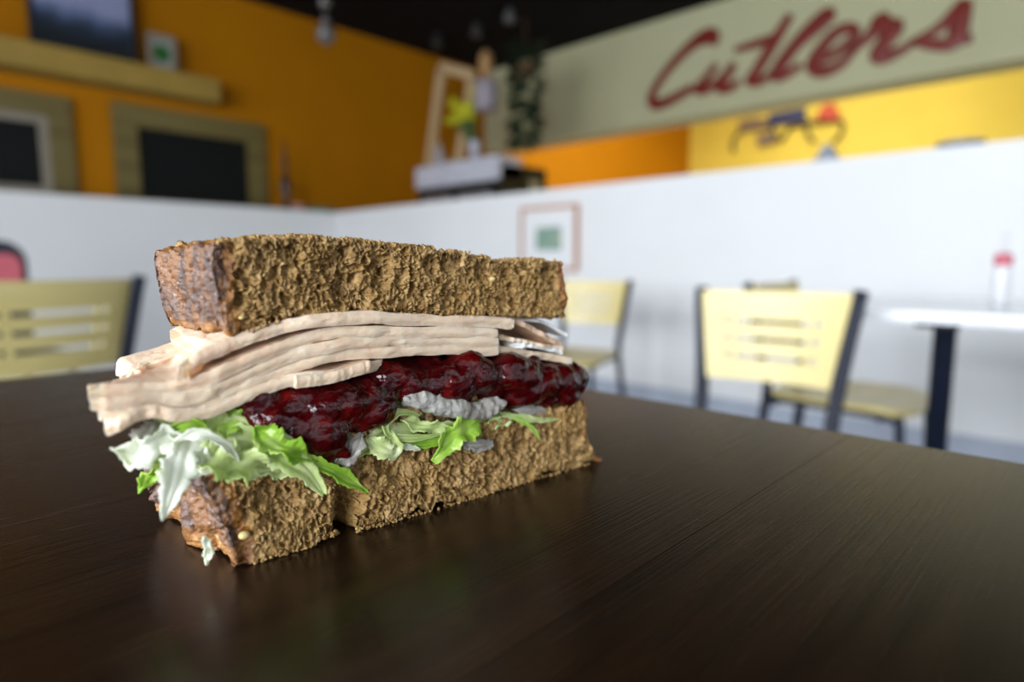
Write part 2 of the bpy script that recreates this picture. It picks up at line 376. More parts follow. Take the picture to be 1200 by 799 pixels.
def make_chair():
    """origin on the floor under the backrest; the seat reaches towards local +y"""
    r = empty('dining_chair')
    def pf(x, z, th):
        k = (z-BH0)/(BH1-BH0); wid = .148+.032*k
        return Vector((x*wid, -.018-.030*k+.022*(1-x*x)*-1+th, z))
    xs = np.linspace(-1, 1, 61); zs = np.linspace(BH0, BH1, 36)
    rows = [BH0+(BH1-BH0)*q for q in (.66, .46, .26)]
    def keep(x, z):
        for q in rows:
            X = x*.175
            if abs(z-q) < .0075 and abs(X) < .088: return False
            if math.hypot(max(abs(X)-.088, 0), z-q) < .0075: return False
            if math.hypot(abs(X)-.113, z-q) < .0085: return False
        return True
    grid_panel(xs, zs, keep, pf, .012, 'backrest', M_maple, r)
    for s in (-1, 1):
        bm = bmesh.new()
        tube(bm, [(s*.192, -.062, .790), (s*.186, -.05, .74), (s*.164, -.018, .56), (s*.160, .005, .44), (s*.178, -.02, .22), (s*.19, -.07, .0)], (.0175), 10, 26, flat=.85)
        bm_obj('rear_leg', bm, M_metal, r, True)
        bm = bmesh.new()
        tube(bm, [(s*.166, .01, .425), (s*.170, .20, .425), (s*.175, .36, .418), (s*.182, .385, .38), (s*.19, .40, .0)], .0125, 10, 26)
        bm_obj('front_leg', bm, M_metal, r, True)
    bm = bmesh.new()
    xs2 = np.linspace(-1, 1, 13); ys = np.linspace(0, 1, 13)
    vt = [[None]*13 for _ in range(13)]; vb = [[None]*13 for _ in range(13)]
    for i, x in enumerate(xs2):
        for j, y in enumerate(ys):
            wid = .165+.04*math.sin(min(1, y*1.2)*math.pi/2); rr = 1-.10*max(0, (y-.75)/.25)**2-.05*max(0, (.2-y)/.2)**2
            zz = .452-.012*(1-x*x)*math.sin(y*math.pi)-.012*max(0, (y-.8)/.2)**2
            yy = .015+.40*y-.035*(x**4)*(y > .5)*(y-.5)*2
            vt[i][j] = bm.verts.new((x*wid*rr, yy, zz)); vb[i][j] = bm.verts.new((x*wid*rr, yy, zz-.016))
    for i in range(12):
        for j in range(12):
            bm.faces.new((vt[i][j], vt[i+1][j], vt[i+1][j+1], vt[i][j+1])); bm.faces.new((vb[i][j], vb[i][j+1], vb[i+1][j+1], vb[i+1][j]))
    for k in range(12):
        bm.faces.new((vt[k][0], vb[k][0], vb[k+1][0], vt[k+1][0])); bm.faces.new((vt[k+1][12], vb[k+1][12], vb[k][12], vt[k][12]))
        bm.faces.new((vt[0][k+1], vb[0][k+1], vb[0][k], vt[0][k])); bm.faces.new((vt[12][k], vb[12][k], vb[12][k+1], vt[12][k+1]))
    bm_obj('seat', bm, M_maple, r)
    for y0, z0, hw in ((.03, .412, .166), (.33, .412, .172)):
        bm = bmesh.new(); tube(bm, [(-hw, y0, z0), (hw, y0, z0)], .010, 8); bm_obj('cross_bar', bm, M_metal, r, True)
    return r
def dup(root, group=None):
    n = root.copy(); C.objects.link(n)
    for ch in list(root.children):
        c = ch.copy(); C.objects.link(c); c.parent = n
        for g in ch.children:
            d = g.copy(); C.objects.link(d); d.parent = c
    return n
chairs = [ # x, y, rotation so that local +y points where the seat points, scale, label
 (1.435, .575, math.pi/2+.10, (.93, 1, 1), 'light maple slotted chair standing nearest on the right, facing our table'),
 (2.15, .79, math.pi, 1.0, 'maple chair turned side-on behind the nearest right-hand chair'),
 (2.46, 1.845, math.pi/2+.24, (.94, .975, .975), 'small distant maple chair just right of the sandwich, below the framed picture'),
 (.295, 1.825, .30, 1.035, 'olive-shaded slotted chair at the left edge, behind the dark table')]
c0 = make_chair()
for k, (x, y, rz, sc, lab) in enumerate(chairs):
    c = c0 if k == 0 else dup(c0)
    c.location = (x, y, 0); c.rotation_euler.z = rz; c.scale = sc if isinstance(sc, tuple) else (sc, sc, sc)
    tag(c, lab, 'chair', 'slotted maple dining chairs')

# ------------------------------------------------------------------ white table on the right, with a bottle
M_wt = plain('white_laminate', (.84, .85, .88, 1), .12, var=.01)
tb = empty('dining_table', (1.95, .34, 0))
tag(tb, 'white-topped cafe table on a thick dark post at the right edge', 'table')
boxo('tabletop', -.35, .42, -.80, .30, .722, .745, M_wt, tb, .006)
lathe_o('post', [(.025, .012), (.025, .69), (.034, .70), (.034, .722)], M_metal, tb, (-.10, -.04, 0))
lathe_o('base_plate', [(.17, 0), (.17, .006), (.15, .012), (.04, .022)], M_metal, tb, (-.10, -.04, 0))
boxo('support_bracket', -.28, .25, -.07, -.01, .707, .722, M_metal, tb)
bt = empty('condiment_bottle', (2.12, .228, .7452))
tag(bt, 'small white condiment bottle with a red collar on the white table', 'bottle')
M_bw = plain('translucent_white_plastic', (.82, .82, .84, 1), .3, var=.02, Transmission_Weight=.2)
M_red = plain('red_plastic', (.60, .13, .17, 1), .35)
lathe_o('body', [(.018, 0), (.020, .004), (.020, .085), (.018, .095), (.014, .103)], M_bw, bt)
lathe_o('collar', [(.018, .100), (.021, .104), (.021, .126), (.014, .132)], M_red, bt)
lathe_o('nozzle', [(.008, .130), (.006, .155), (.003, .185)], M_bw, bt)

# ------------------------------------------------------------------ dark padded chair far left
ac = empty('armchair', (.31, 3.62, 0), 0.25)
tag(ac, 'dark rounded chair with a pink back pad in front of the left half wall', 'chair')
M_dk = plain('charcoal_shell', (.02, .028, .045, 1), .45); M_pink = plain('pink_fabric', (.72, .16, .20, 1), .8, scale=30)
def rr_panel(name, w_, z0, z1, y, th, rad, mat, parent):
    bm = bmesh.new(); pts = []
    for cx, cz, a0 in ((w_-rad, z1-rad, 0), (-w_+rad, z1-rad, 90), (-w_+rad*.5, z0+rad*.5, 180), (w_-rad*.5, z0+rad*.5, 270)):
        R = rad if cz > (z0+z1)/2 else rad*.5
        for k in range(7):
            a = math.radians(a0+k*15); pts.append((cx+R*math.cos(a), cz+R*math.sin(a)))
    f = [bm.verts.new((x, y, z)) for x, z in pts]; g = [bm.verts.new((x, y+th, z)) for x, z in pts]
    bm.faces.new(f); bm.faces.new(g[::-1])
    for k in range(len(f)): bm.faces.new((f[k], g[k], g[(k+1) % len(f)], f[(k+1) % len(f)]))
    return bm_obj(name, bm, mat, parent, False, .006)
rr_panel('back_shell', .25, .44, .955, .0, .04, .10, M_dk, ac)
rr_panel('back_pad', .215, .74, .895, -.025, .03, .05, M_pink, ac)
boxo('seat', -.25, .25, -.45, .0, .40, .47, M_dk, ac, .02)
for sx in (-.21, .21):
    for sy in (-.41, .01):
        bm = bmesh.new(); tube(bm, [(sx, sy, .41), (sx*1.1, sy*1.05, 0)], .014, 8); bm_obj('leg', bm, M_dk, ac, True)

# ------------------------------------------------------------------ orange wall: shelf, pictures, framed boards
sh = boxo('wall_shelf', -1.2, 2.21, OY-.26, OY-.001, CAMZ+1.325, CAMZ+1.505, M_cream, None, .008)
tag(sh, 'long thick tan shelf fixed high on the orange wall', 'shelf')
ST = CAMZ+1.506
M_black = plain('black_board', (.008, .009, .009, 1), .5, Specular_IOR_Level=.12)
def frame(name, label, cat, x0, x1, z0, z1, y, bar, depth, mf, inner, mi, mat_w=0, mm=None, group=None):
    r = empty(name, ((x0+x1)/2, y, z0)); tag(r, label, cat, group)
    hw, h = (x1-x0)/2, z1-z0
    for nm, a in (('frame_bar', (-hw, hw, 0, bar)), ('frame_bar', (-hw, hw, h-bar, h)), ('frame_bar', (-hw, -hw+bar, bar, h-bar)), ('frame_bar', (hw-bar, hw, bar, h-bar))):
        boxo(nm, a[0], a[1], -depth, 0, a[2], a[3], mf, r, .004)
    if mat_w:
        bm = bmesh.new(); g = bar; q = bar+mat_w; dd = -depth*.55
        for a in ((-hw+g, hw-g, g, q), (-hw+g, hw-g, h-q, h-g), (-hw+g, -hw+q, q, h-q), (hw-q, hw-g, q, h-q)): box(bm, a[0], a[1], dd, 0, a[2], a[3])
        bm_obj('inner_border', bm, mm, r)
    q = bar+mat_w
    boxo(inner, -hw+q, hw-q, -depth*.4, 0, q, h-q, mi, r)
    return r
M_silver = plain('silver_grey_trim', (.24, .21, .16, 1), .5)
frame('framed_board', 'black board in a wide rustic olive frame, right of the two on the orange wall', 'board', 1.46, 2.67, CAMZ+.35, CAMZ+1.245, OY-.002, .17, .05, M_rustic, 'board_panel', M_black)
frame('framed_board', 'black board in a wide rustic frame with silver inner edge at the left picture edge', 'board', -.20, 1.20, CAMZ+.35, CAMZ+1.215, OY-.002, .15, .05, M_rustic, 'board_panel', M_black, .06, M_silver)
# landscape picture on the shelf
t = NT('mountain_picture'); sep = t.n.new('ShaderNodeSeparateXYZ'); t.t.links.new(t.co, sep.inputs[0])
add = t.n.new('ShaderNodeMath'); add.operation = 'MULTIPLY_ADD'; add.inputs[1].default_value = .35
t.t.links.new(t.noise(3.2, 3), add.inputs[0]); t.t.links.new(sep.outputs['Z'], add.inputs[2])
M_pic = t.set(Base_Color=t.ramp(add.outputs[0], [(.26, (.012, .016, .02, 1)), (.38, (.02, .03, .05, 1)), (.46, (.08, .11, .20, 1)), (.54, (.26, .29, .46, 1))]), Roughness=.35)
M_dfr = plain('dark_frame', (.02, .02, .022, 1), .4)
frame('landscape_picture', 'large dark blue mountain landscape picture standing on the high shelf', 'picture', .97, 1.64, ST, ST+.56, OY-.10, .03, .03, M_dfr, 'picture_print', M_pic)
t = NT('white_card_with_green_leaf'); 
g_ = t.n.new('ShaderNodeTexGradient'); g_.gradient_type = 'SPHERICAL'
mp = t.n.new('ShaderNodeMapping'); mp.inputs['Location'].default_value = (0, 0, -1.75); mp.inputs['Scale'].default_value = (12, 12, 12)
t.t.links.new(t.co, mp.inputs[0]); t.t.links.new(mp.outputs[0], g_.inputs[0])
M_card = t.set(Base_Color=t.ramp(g_.outputs['Fac'], [(.1, (.30, .31, .30, 1)), (.3, (.02, .12, .02, 1))]), Roughness=.4)
frame('small_picture', 'small grey-framed card with a green motif on the high shelf', 'picture', 1.715, 1.925, ST, ST+.285, OY-.11, .035, .03, M_silver, 'picture_print', M_card)
# picture on the right half wall (faces -x)
M_rfr = plain('red_brown_frame', (.48, .20, .09, 1), .4); M_mat = plain('white_mount', (.80, .80, .80, 1), .6, var=.01)
t = NT('green_landscape_print'); n = t.noise(12, 3)
M_prt = t.set(Base_Color=t.ramp(n, [(.35, (.10, .22, .18, 1)), (.5, (.22, .36, .30, 1)), (.7, (.40, .42, .25, 1))]), Roughness=.4)
r = frame('framed_picture', 'red-brown framed small green picture in a wide white mount on the right white wall', 'picture', -.247, .247, 0, .425, 0, .022, .03, M_rfr, 'picture_print', M_prt, .115, M_mat)
r.location = (WX-.001, 2.74, CAMZ-.048); r.rotation_euler.z = -math.pi/2

# things on the left ledge
M_dbr = plain('dark_brown_wood', (.035, .016, .010, 1), .4)
o = lathe_o('candlestick', [(.045, 0), (.045, .02), (.02, .05), (.03, .12), (.05, .20), (.035, .29), (.018, .34), (.026, .42), (.014, .50), (.010, .60), (.003, .65)], M_dbr, None, (2.75, 5.50, HW))
tag(o, 'tall slim dark brown turned candlestick on the left ledge', 'candlestick')
o = lathe_o('bowl', [(.03, 0), (.055, .02), (.075, .055), (.070, .055), (.05, .022), (.02, .008)], plain('dusty_pink_glaze', (.45, .20, .17, 1), .4), None, (2.86, 5.505, HW))
tag(o, 'small dusty pink bowl beside the dark candlestick', 'bowl')
o = boxo('napkin_stack', 2.97, 3.19, 5.44, 5.56, HW, HW+.045, plain('dark_green_cloth', (.06, .13, .05, 1), .8), None, .006)
tag(o, 'low green folded cloth lying on the left ledge near the corner', 'cloth')
# things on the right half wall
M_gr = plain('grey_blue_metal', (.22, .25, .31, 1), .4)
nh = empty('napkin_holder', (3.28, 1.06, HW)); tag(nh, 'little grey peaked napkin holder on the right half wall', 'holder')
boxo('base', -.05, .05, -.055, .055, 0, .012, M_gr, nh, .003)
for sx in (-.03, .03):
    bm = bmesh.new()
    a = [bm.verts.new((sx-.004, y, z)) for y, z in ((-.05, .012), (.05, .012), (.02, .06), (0, .085), (-.02, .06))]
    b = [bm.verts.new((sx+.004, vv.co.y, vv.co.z)) for vv in a]
    bm.faces.new(a); bm.faces.new(b[::-1])
    for k in range(5): bm.faces.new((a[k], b[k], b[(k+1) % 5], a[(k+1) % 5]))
    bm_obj('side_plate', bm, M_gr, nh)
o = lathe_o('small_tray', [(.06, 0), (.085, .012), (.09, .024), (.084, .024), (.06, .008), (.01, .006)], M_gr, None, (3.28, .535, HW))
tag(o, 'low grey round tray on the right half wall near the right picture edge', 'tray')

# ------------------------------------------------------------------ black cooler cabinet and the decorations on it
cb = empty('cooler_cabinet', (3.95, 3.97, 0)); tag(cb, 'black cabinet with a white header standing beyond the half wall in the corner', 'cabinet')
M_cab = plain('black_cabinet', (.016, .012, .009, 1), .5); M_hd = plain('white_header_plastic', (.62, .63, .72, 1), .4)
CT = CAMZ+.88
boxo('body', .02, .64, 0, 1.18, 0, CT, M_cab, cb, .01)
boxo('header', -.02, .30, .0, 1.17, CT-.145, CAMZ+.94, M_hd, cb, .012)
for a in (.06, .63): boxo('door', -.01, .02, a, a+.50, .12, CT-.20, plain('dark_glass_door', (.02, .025, .035, 1), .15), cb, .006)
for a in (.10, .62): boxo('drip_tray', -.03, .0, a, a+.42, CT-.30, CT-.235, plain('steel', (.45, .46, .50, 1), .3, .7), cb, .004)
boxo('side_label', .40, .52, -.006, .0, CT-.22, CT-.12, plain('buff_label', (.45, .40, .26, 1), .5), cb)
HT = CAMZ+.941
M_tan = plain('pale_tan_wood', (.56, .40, .22, 1), .6, scale=12)
fr = empty('open_frame', (4.12, 4.84, HT)); tag(fr, 'tall empty pale wooden frame standing on the black cabinet', 'frame')
def plank(name, y0, z0, y1, z1, wd, parent, th=.045, mat=M_tan):
    d = Vector((0, y1-y0, z1-z0)).normalized(); q = Vector((0, -d.z, d.y))*wd/2; bm = bmesh.new(); vs_ = []
    for x in (0, th):
        for y, z, sg in ((y0, z0, 1), (y1, z1, 1), (y1, z1, -1), (y0, z0, -1)): vs_.append(bm.verts.new(Vector((x, y, z))+q*sg))
    bm.faces.new(vs_[:4]); bm.faces.new(vs_[4:][::-1])
    for k in range(4): bm.faces.new((vs_[k], vs_[4+k], vs_[4+(k+1) % 4], vs_[(k+1) % 4]))
    return bm_obj(name, bm, mat, parent, False, .004)
plank('frame_bar', .34, .03, .12, .96, .09, fr); plank('frame_bar', -.12, .03, -.32, .76, .085, fr)
plank('frame_bar', .13, .975, -.34, .80, .09, fr); plank('frame_bar', .33, .035, -.12, .035, .06, fr)
# yellow flowers in a pot
fl = empty('flower_pot', (4.04, 4.38, HT)); tag(fl, 'bunch of yellow-green flowers in a white pot on the black cabinet', 'flowers')
lathe_o('pot', [(.035, 0), (.048, .13), (.052, .18), (.046, .18), (.03, .06), (.02, .04)], plain('white_glaze', (.55, .58, .68, 1), .3), fl)
M_yf = plain('yellow_green_petals', (.52, .50, .012, 1), .6, var=.3, scale=25); M_st = plain('stem_green', (.06, .12, .03, 1), .6)
for k in range(40):
    a = random.uniform(0, 6.28); rr = random.uniform(.02, 1); q = (rr*math.cos(a)*.035, .17+rr*math.sin(a)*.24, .50+.11*rr*math.cos(a*2+k)-.06*(k % 2))
    bm = bmesh.new(); tube(bm, [(0, 0, .08), (q[0]*.4, q[1]*.4, q[2]*.6), q], .004, 5, 6); s_ = bm_obj('stem', bm, M_st, fl)
    bm = bmesh.new(); g_ = bmesh.ops.create_icosphere(bm, subdivisions=2, radius=.040)
    for vv in g_['verts']: vv.co = Vector((vv.co.x*.6, vv.co.y, vv.co.z*.8))*(1+.25*math.sin(vv.co.y*200+k)*math.cos(vv.co.z*170))+Vector(q)
    bm_obj('blossom', bm, M_yf, fl, True)
o = empty('lantern', (4.05, 4.235, HT)); tag(o, 'grey-lilac squat lantern on a thin stand among the cabinet decorations', 'lantern')
lathe_o('stand', [(.04, 0), (.04, .015), (.01, .03), (.01, .40)], M_tan, o)
lathe_o('shade', [(.08, .42), (.105, .43), (.105, .66), (.08, .69)], plain('lilac_grey_shade', (.33, .29, .33, 1), .6), o)
lathe_o('finial', [(.04, .69), (.045, .76), (.065, .82), (.06, .89), (.03, .94)], plain('tan_finial', (.40, .22, .08, 1), .6), o)
o = lathe_o('vase', [(.03, 0), (.055, .05), (.06, .10), (.03, .16), (.022, .20), (.028, .22)], plain('pale_grey_glaze', (.40, .38, .40, 1), .35), None, (4.05, 4.90, HT))
tag(o, 'small round grey vase standing inside the empty frame', 'vase')
# trailing plant on the beam corner
pl = empty('trailing_plant', (4.25, 3.94, HT+.70)); tag(pl, 'dark green trailing plant hanging at the left end of the pale beam', 'plant')
M_lf = plain('dark_green_leaf', (.010, .030, .010, 1), .7, var=.5, scale=8); M_bk = plain('brown_basket', (.10, .055, .02, 1), .8)
lathe_o('basket', [(.03, -.02), (.08, .0), (.10, .10), (.09, .10), (.06, .02)], M_bk, pl)
bm = bmesh.new(); tube(bm, [(0, 0, .08), (0, 0, CEIL-(HT+.86))], .004, 6); bm_obj('hanging_cord', bm, M_bk, pl)
for k in range(190):
    an = random.uniform(0, 6.28); q = Vector((.12*math.cos(an)*random.uniform(.3, 1), .12*math.sin(an)*random.uniform(.3, 1), random.uniform(-.58, .30)))
    bm = bmesh.new(); d = Vector((math.cos(an), math.sin(an), random.uniform(-.9, .3))).normalized()*.13; e_ = d.cross(Vector((0, 0, 1))).normalized()*.05
    vs_ = [bm.verts.new(q+x) for x in (Vector((0, 0, 0)), d*.45+e_, d, d*.45-e_)]
    m_ = bm.verts.new(q+d*.5+Vector((0, 0, .012)))
    for a in range(4): bm.faces.new((vs_[a], vs_[(a+1) % 4], m_))
    bm_obj('leaf', bm, M_lf, pl)
for k in range(5):
    an = k*1.256; bm = bmesh.new()
    tube(bm, [(.05*math.cos(an), .05*math.sin(an), .06), (.12*math.cos(an), .12*math.sin(an), .02), (.10*math.cos(an+.4), .10*math.sin(an+.4), -.32), (.07*math.cos(an), .07*math.sin(an), -.62)], .004, 5, 14); bm_obj('vine', bm, M_st, pl)

# ------------------------------------------------------------------ decoration on the yellow kitchen wall
kd = empty('wall_decoration', (KX-.02, 4.0, CAMZ+2.9)); 
P0 = on_plane_x(920, 150, KX-.02); kd.location = P0
tag(kd, 'painted metal wall decoration with blue panel and red dome on the yellow wall', 'decoration')
def kp(name, pts, th, mat):
    bm = bmesh.new(); f = [bm.verts.new(on_plane_x(u, v, KX-.02)-P0) for u, v in pts]
    g = [bm.verts.new(vv.co+Vector((-th, 0, 0))) for vv in f]
    bm.faces.new(f); bm.faces.new(g[::-1])
    for k in range(len(f)): bm.faces.new((f[k], g[k], g[(k+1) % len(f)], f[(k+1) % len(f)]))
    return bm_obj(name, bm, mat, kd)
M_kb = plain('navy_panel', (.02, .03, .11, 1), .5); M_kr = plain('red_panel', (.50, .05, .008, 1), .5); M_kg = plain('grey_brown_panel', (.20, .14, .09, 1), .5); M_kk = plain('dark_scroll_iron', (.07, .045, .02, 1), .5)
kp('blue_panel', [(902, 134), (944, 126), (945, 142), (903, 148)], .05, M_kb)
kp('grey_panel', [(868, 142), (885, 138), (902, 140), (900, 150), (866, 156)], .05, M_kg)
kp('small_panel', [(888, 158), (908, 154), (909, 168), (890, 172)], .05, M_kg)
kp('red_dome', [(958, 141), (962, 131), (969, 123), (976, 121), (982, 128), (986, 141)], .08, M_kr)
for pts in ([(866, 156), (859, 165), (860, 178)], [(903, 148), (915, 165), (925, 150), (940, 146), (955, 143)], [(944, 142), (955, 144), (986, 142), (985, 158), (976, 166)], [(866, 150), (900, 146), (945, 140)], [(945, 143), (947, 158), (955, 166)]):
    bm = bmesh.new(); tube(bm, [tuple(on_plane_x(u, v, KX-.04)-P0) for u, v in pts], .028, 6, 16); bm_obj('scroll_rod', bm, M_kk, kd, True)

# ------------------------------------------------------------------ ceiling lamps
M_gl = plain('frosted_glass', (.085, .075, .07, 1), .25); M_cap = plain('dull_metal_cap', (.12, .11, .11, 1), .4, .6)
def ceil_point(u, v, dz):
    c, s = math.cos(PITCH), math.sin(PITCH); lat, up0 = u-600, 399.5-v
    fwd, up = FPX*c+up0*s, up0*c-FPX*s; k = dz/up
    return (k*(lat*math.sin(YAW)+fwd*math.cos(YAW)), k*(-lat*math.cos(YAW)+fwd*math.sin(YAW)))
x, y = ceil_point(382, 40, 1.30)
pn = empty('pendant_lamp', (x, y, CAMZ+1.30)); tag(pn, 'unlit grey glass globe pendant hanging before the orange wall', 'lamp')
lathe_o('globe', [(.01, -.055), (.035, -.045), (.055, -.01), (.055, .015), (.035, .048), (.02, .055)], M_gl, pn)
lathe_o('cap', [(.024, .05), (.024, .085), (.008, .10)], M_cap, pn)
lathe_o('cord_coupling', [(.012, .14), (.032, .15), (.032, .20), (.010, .21)], M_gl, pn)
bm = bmesh.new(); tube(bm, [(0, 0, .09), (0, 0, CEIL-CAMZ-1.30)], .004, 6); bm_obj('cord', bm, M_cap, pn)
for (u, v, gl) in ((597, 6, 'right'), (558, 24, 'middle'), (512, 37, 'left')):
    x, y = ceil_point(u, v, 2.33)
    o = empty('ceiling_spot', (x, y, CEIL)); tag(o, 'small grey spot lamp on the black ceiling, %s of the three' % {'right': 'rightmost and brightest', 'middle': 'middle one', 'left': 'leftmost and faintest'}[gl], 'lamp', 'ceiling spot lamps')
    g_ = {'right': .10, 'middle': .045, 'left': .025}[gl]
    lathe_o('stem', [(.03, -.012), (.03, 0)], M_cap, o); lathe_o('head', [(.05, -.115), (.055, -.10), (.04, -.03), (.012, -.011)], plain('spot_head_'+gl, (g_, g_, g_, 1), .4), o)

# ------------------------------------------------------------------ the dark table
TX1, TY1 = .2794, .4847        # far edges
dt = empty('dark_table', (TX1-.45, TY1-.45, 0)); tag(dt, 'dark stained wooden table with visible grain carrying the sandwich', 'table')
TH = .032
nb_ = 6; nb_ = 8; yb = np.array([-.62, -.4985, -.364, -.2295, -.0950, .0395, .174, .3085, .45])-0
yb[1:8] = np.array([.0745-.1345*3, .0745-.1345*2, .0745-.1345, .0745, .2085, .2085+.067, .345])-(TY1-.45)
rng = random.Random(4)
# joint positions along y: one joint runs to the right of the sandwich
for k in range(nb_):
    y0, y1 = yb[k], yb[k+1]
    bm = bmesh.new(); box(bm, -.55, .45, y0+.00001, y1-.00001, TT-TH, TT)
    bmesh.ops.bevel(bm, geom=[e for e in bm.edges if abs(e.verts[0].co.z-TT) < 1e-4 and abs(e.verts[1].co.z-TT) < 1e-4 and (abs(e.verts[0].co.y-e.verts[1].co.y) < 1e-4 or e.verts[0].co.x > .4)], offset=.00010 if k < nb_-1 else .0008, segments=2, affect='EDGES')
    o = bm_obj('tabletop_board', bm, M_table, dt)
boxo('apron', -.48, .38, -.53, -.51, TT-TH-.07, TT-TH, M_table, dt); boxo('apron', -.48, .38, .36, .38, TT-TH-.07, TT-TH, M_table, dt)
for sx in (-.50, .37):
    for sy in (-.53, .37): boxo('leg', sx, sx+.05, sy, sy+.05, 0, TT-TH, M_table, dt, .003)

# ================================================================== the sandwich
OX, OYY = .05409, .14101       # bottom front left corner on the table
ANG = math.radians(-5.767)
SW = empty('turkey_sandwich', (OX, OYY, TT), ANG)
tag(SW, 'halved brown bread turkey sandwich with cranberry sauce and lettuce on the dark table', 'sandwich')
ce, se = math.cos(ANG), math.sin(ANG)
def F(u, v, y=0.0):
    """point (x, y, z) of the sandwich's own frame at depth y, seen at photograph place u, v"""
    c, s = math.cos(PITCH), math.sin(PITCH); lat, up0 = u-600, 399.5-v
    fwd, up = FPX*c+up0*s, up0*c-FPX*s
    wx = lat*math.sin(YAW)+fwd*math.cos(YAW); wy = -lat*math.cos(YAW)+fwd*math.sin(YAW)
    ax, ay = -(OX*ce+OYY*se), -(-OX*se+OYY*ce)
    bx, by = wx*ce+wy*se, -wx*se+wy*ce
    t_ = (y-ay)/by
    return (ax+t_*bx, y, CH+t_*up)
def line(pts, y=0.0):
    A = np.array([F(u, v, y) for u, v in pts]); A = A[np.argsort(A[:, 0])]; return A[:, 0], A[:, 2]

def foam(P, s, frac):
    """open bubbles with thin walls between them: 0 on a wall, up to 1 in an open cell"""
    I = np.floor(P).astype(np.int64); f1 = np.full(len(P), 9.); f2 = np.full(len(P), 9.); op = np.zeros(len(P))
    for a in (-1, 0, 1):
        for b in (-1, 0, 1):
            for c in (-1, 0, 1):
                J = I+np.array([a, b, c]); j = [J[:, 0], J[:, 1], J[:, 2]]
                Q = J+np.stack([_hash(*j, s+1), _hash(*j, s+2), _hash(*j, s+3)], 1)
                d = np.linalg.norm(P-Q, axis=1); h = (_hash(*j, s+4) < frac)*(.4+.6*_hash(*j, s+5))
                n1 = d < f1; f2 = np.where(n1, f1, np.minimum(f2, d)); op = np.where(n1, h, op); f1 = np.where(n1, d, f1)
    return op*np.clip((f2-f1-.08)/.22, 0, 1)
def crumb_disp(P):
    Wp = P+.0007*np.stack([vnoise(P/.0015, 201), vnoise(P/.0015, 202), vnoise(P/.0015, 203)], 1)
    a = foam(Wp*np.array([1/.0028, 1/.0028, 1/.0036]), 11, .55)
    b = foam(Wp*np.array([1/.0014, 1/.0014, 1/.0018]), 31, .85)
    c = foam(Wp/.0009, 51, .8)
    big = pores(P*np.array([1/.0052, 1/.0052, 1/.0060]), 71, .30)
    return .0008-.0027*a-.0015*b-.0006*c-.0024*big+.00035*fbm(P/.0007, 2, 5)+.0006*fbm(P/.006, 2, 9)

def bread(zt, zb, s0, s1, D, name, res=.00022, notch=False, cw=.0045, lab=None, lowband=.0025):
    L = .115; na = int(L/res); nb = 84; nc = int(.021/res)
    def fn(a, b, c):
        bb = b**1.7; y = D*bb
        sl = s0(c, bb); sr = s1(c, bb); aa = a
        x = sl+(sr-sl)*aa
        zT = zt(x, y); zB = zb(x, y)
        z = zB+(zT-zB)*c
        return np.stack([x, y, z], 1)
    P, Q, (a, b, c), N = block(na, nb, nc, fn)
    x = P[:, 0]; sl = s0(c, b**1.7); sr = s1(c, b**1.7)
    dl = x-sl; dr = sr-x
    wob = .0012*vnoise(P/.006, 77)
    crust = np.clip(1-(dl+wob-cw)/.0012, 0, 1)
    crust = np.maximum(crust, np.clip(1-(dr+wob-.0016)/.0008, 0, 1))
    d = crumb_disp(P)
    # crust: leathery, with a few vertical furrows and small pits
    fur = np.clip(.30-np.abs(vnoise(P*np.array([1/.012, 1/.0075, 1/.022]), 43)), 0, 1)/.30
    cr = -.0015*fur**2+.00060*fbm(P/.0014, 3, 44)+(.0009+.0009*notch)*vnoise(P/.0075, 46)-.0008*pores(P/.0024, 61, .3)-.0005*pores(P/.0011, 63, .3)
    d = d*(1-crust)+cr*crust
    # keep the underside of the lower slice flat on the table, apart from ragged rim
    P2 = P+N*d[:, None]
    if notch:
        sc_ = F(409, 610)[0]; g = np.exp(-((x-sc_)/.0028)**2)*np.clip((.0145-P[:, 2])/.007, 0, 1)
        P2[:, 1] += .010*g*np.exp(-(P[:, 1]/.012)**2)
        P2[:, 2] = np.maximum(P2[:, 2], .0002)
        rag = np.clip(vnoise(P/.0035, 91)+.1, 0, 1)*.0035*np.clip(1-P[:, 1]/.006, 0, 1)*(c < .2)*(1-crust)
        P2[:, 2] += rag
    fc = crust[Q].mean(1) > .5
    o = np_mesh('bread_slice', P2, Q[~fc], M_crumb, SW)
    if lab: o['label'] = lab
    band = np.maximum(np.clip((dl+wob-cw*.45)/.0008, 0, 1), np.clip((dl > cw*.3)*0+(lowband-P[:, 2]+zb(x, P[:, 1])+.0012*vnoise(P/.003, 88))/.0015, 0, 1))
    band = np.maximum(band, np.clip(1-(dr-.002)/.001, 0, 1))
    cx_ = x[Q].mean(1) < .05
    for side in (cx_, ~cx_):
        k = np_mesh('crust', P2, Q[fc & side], M_crust, o, attr=band); k['label'] = 'browned leathery crust'
    return o

# top slice
tx, tz = line([(245,283),(262,282),(300,285),(335,279),(365,277),(400,281),(450,286),(500,291),(545,296),(572,302),(580,308),(600,306),(640,305),(660,307)])
bx_, bz_ = line([(262,393),(285,391),(303,382),(322,372),(345,366),(400,364),(450,363),(520,365),(600,369),(665,371)])
tsm = lambda x, y: np.interp(x, tx, tz)+y*.02*np.sin(x*60)-.0010*np.clip(1-(x+.002)/.003, 0, 1)
bsm = lambda x, y: np.interp(x, bx_, bz_)-y*(.03)
pT, pB = F(245, 283)[0], F(266, 392)[0]; qT, qB = F(659, 306)[0], F(665, 370)[0]
bread(tsm, bsm, lambda c, b: pB+(pT-pB)*c-.0030*b-.0006*np.sin(c*3.14)+.0008*np.abs(2*c-1)**7, lambda c, b: qB+(qT-qB)*c-.001*b, .043, 'top', cw=.0034, lab='upper brown bread slice')
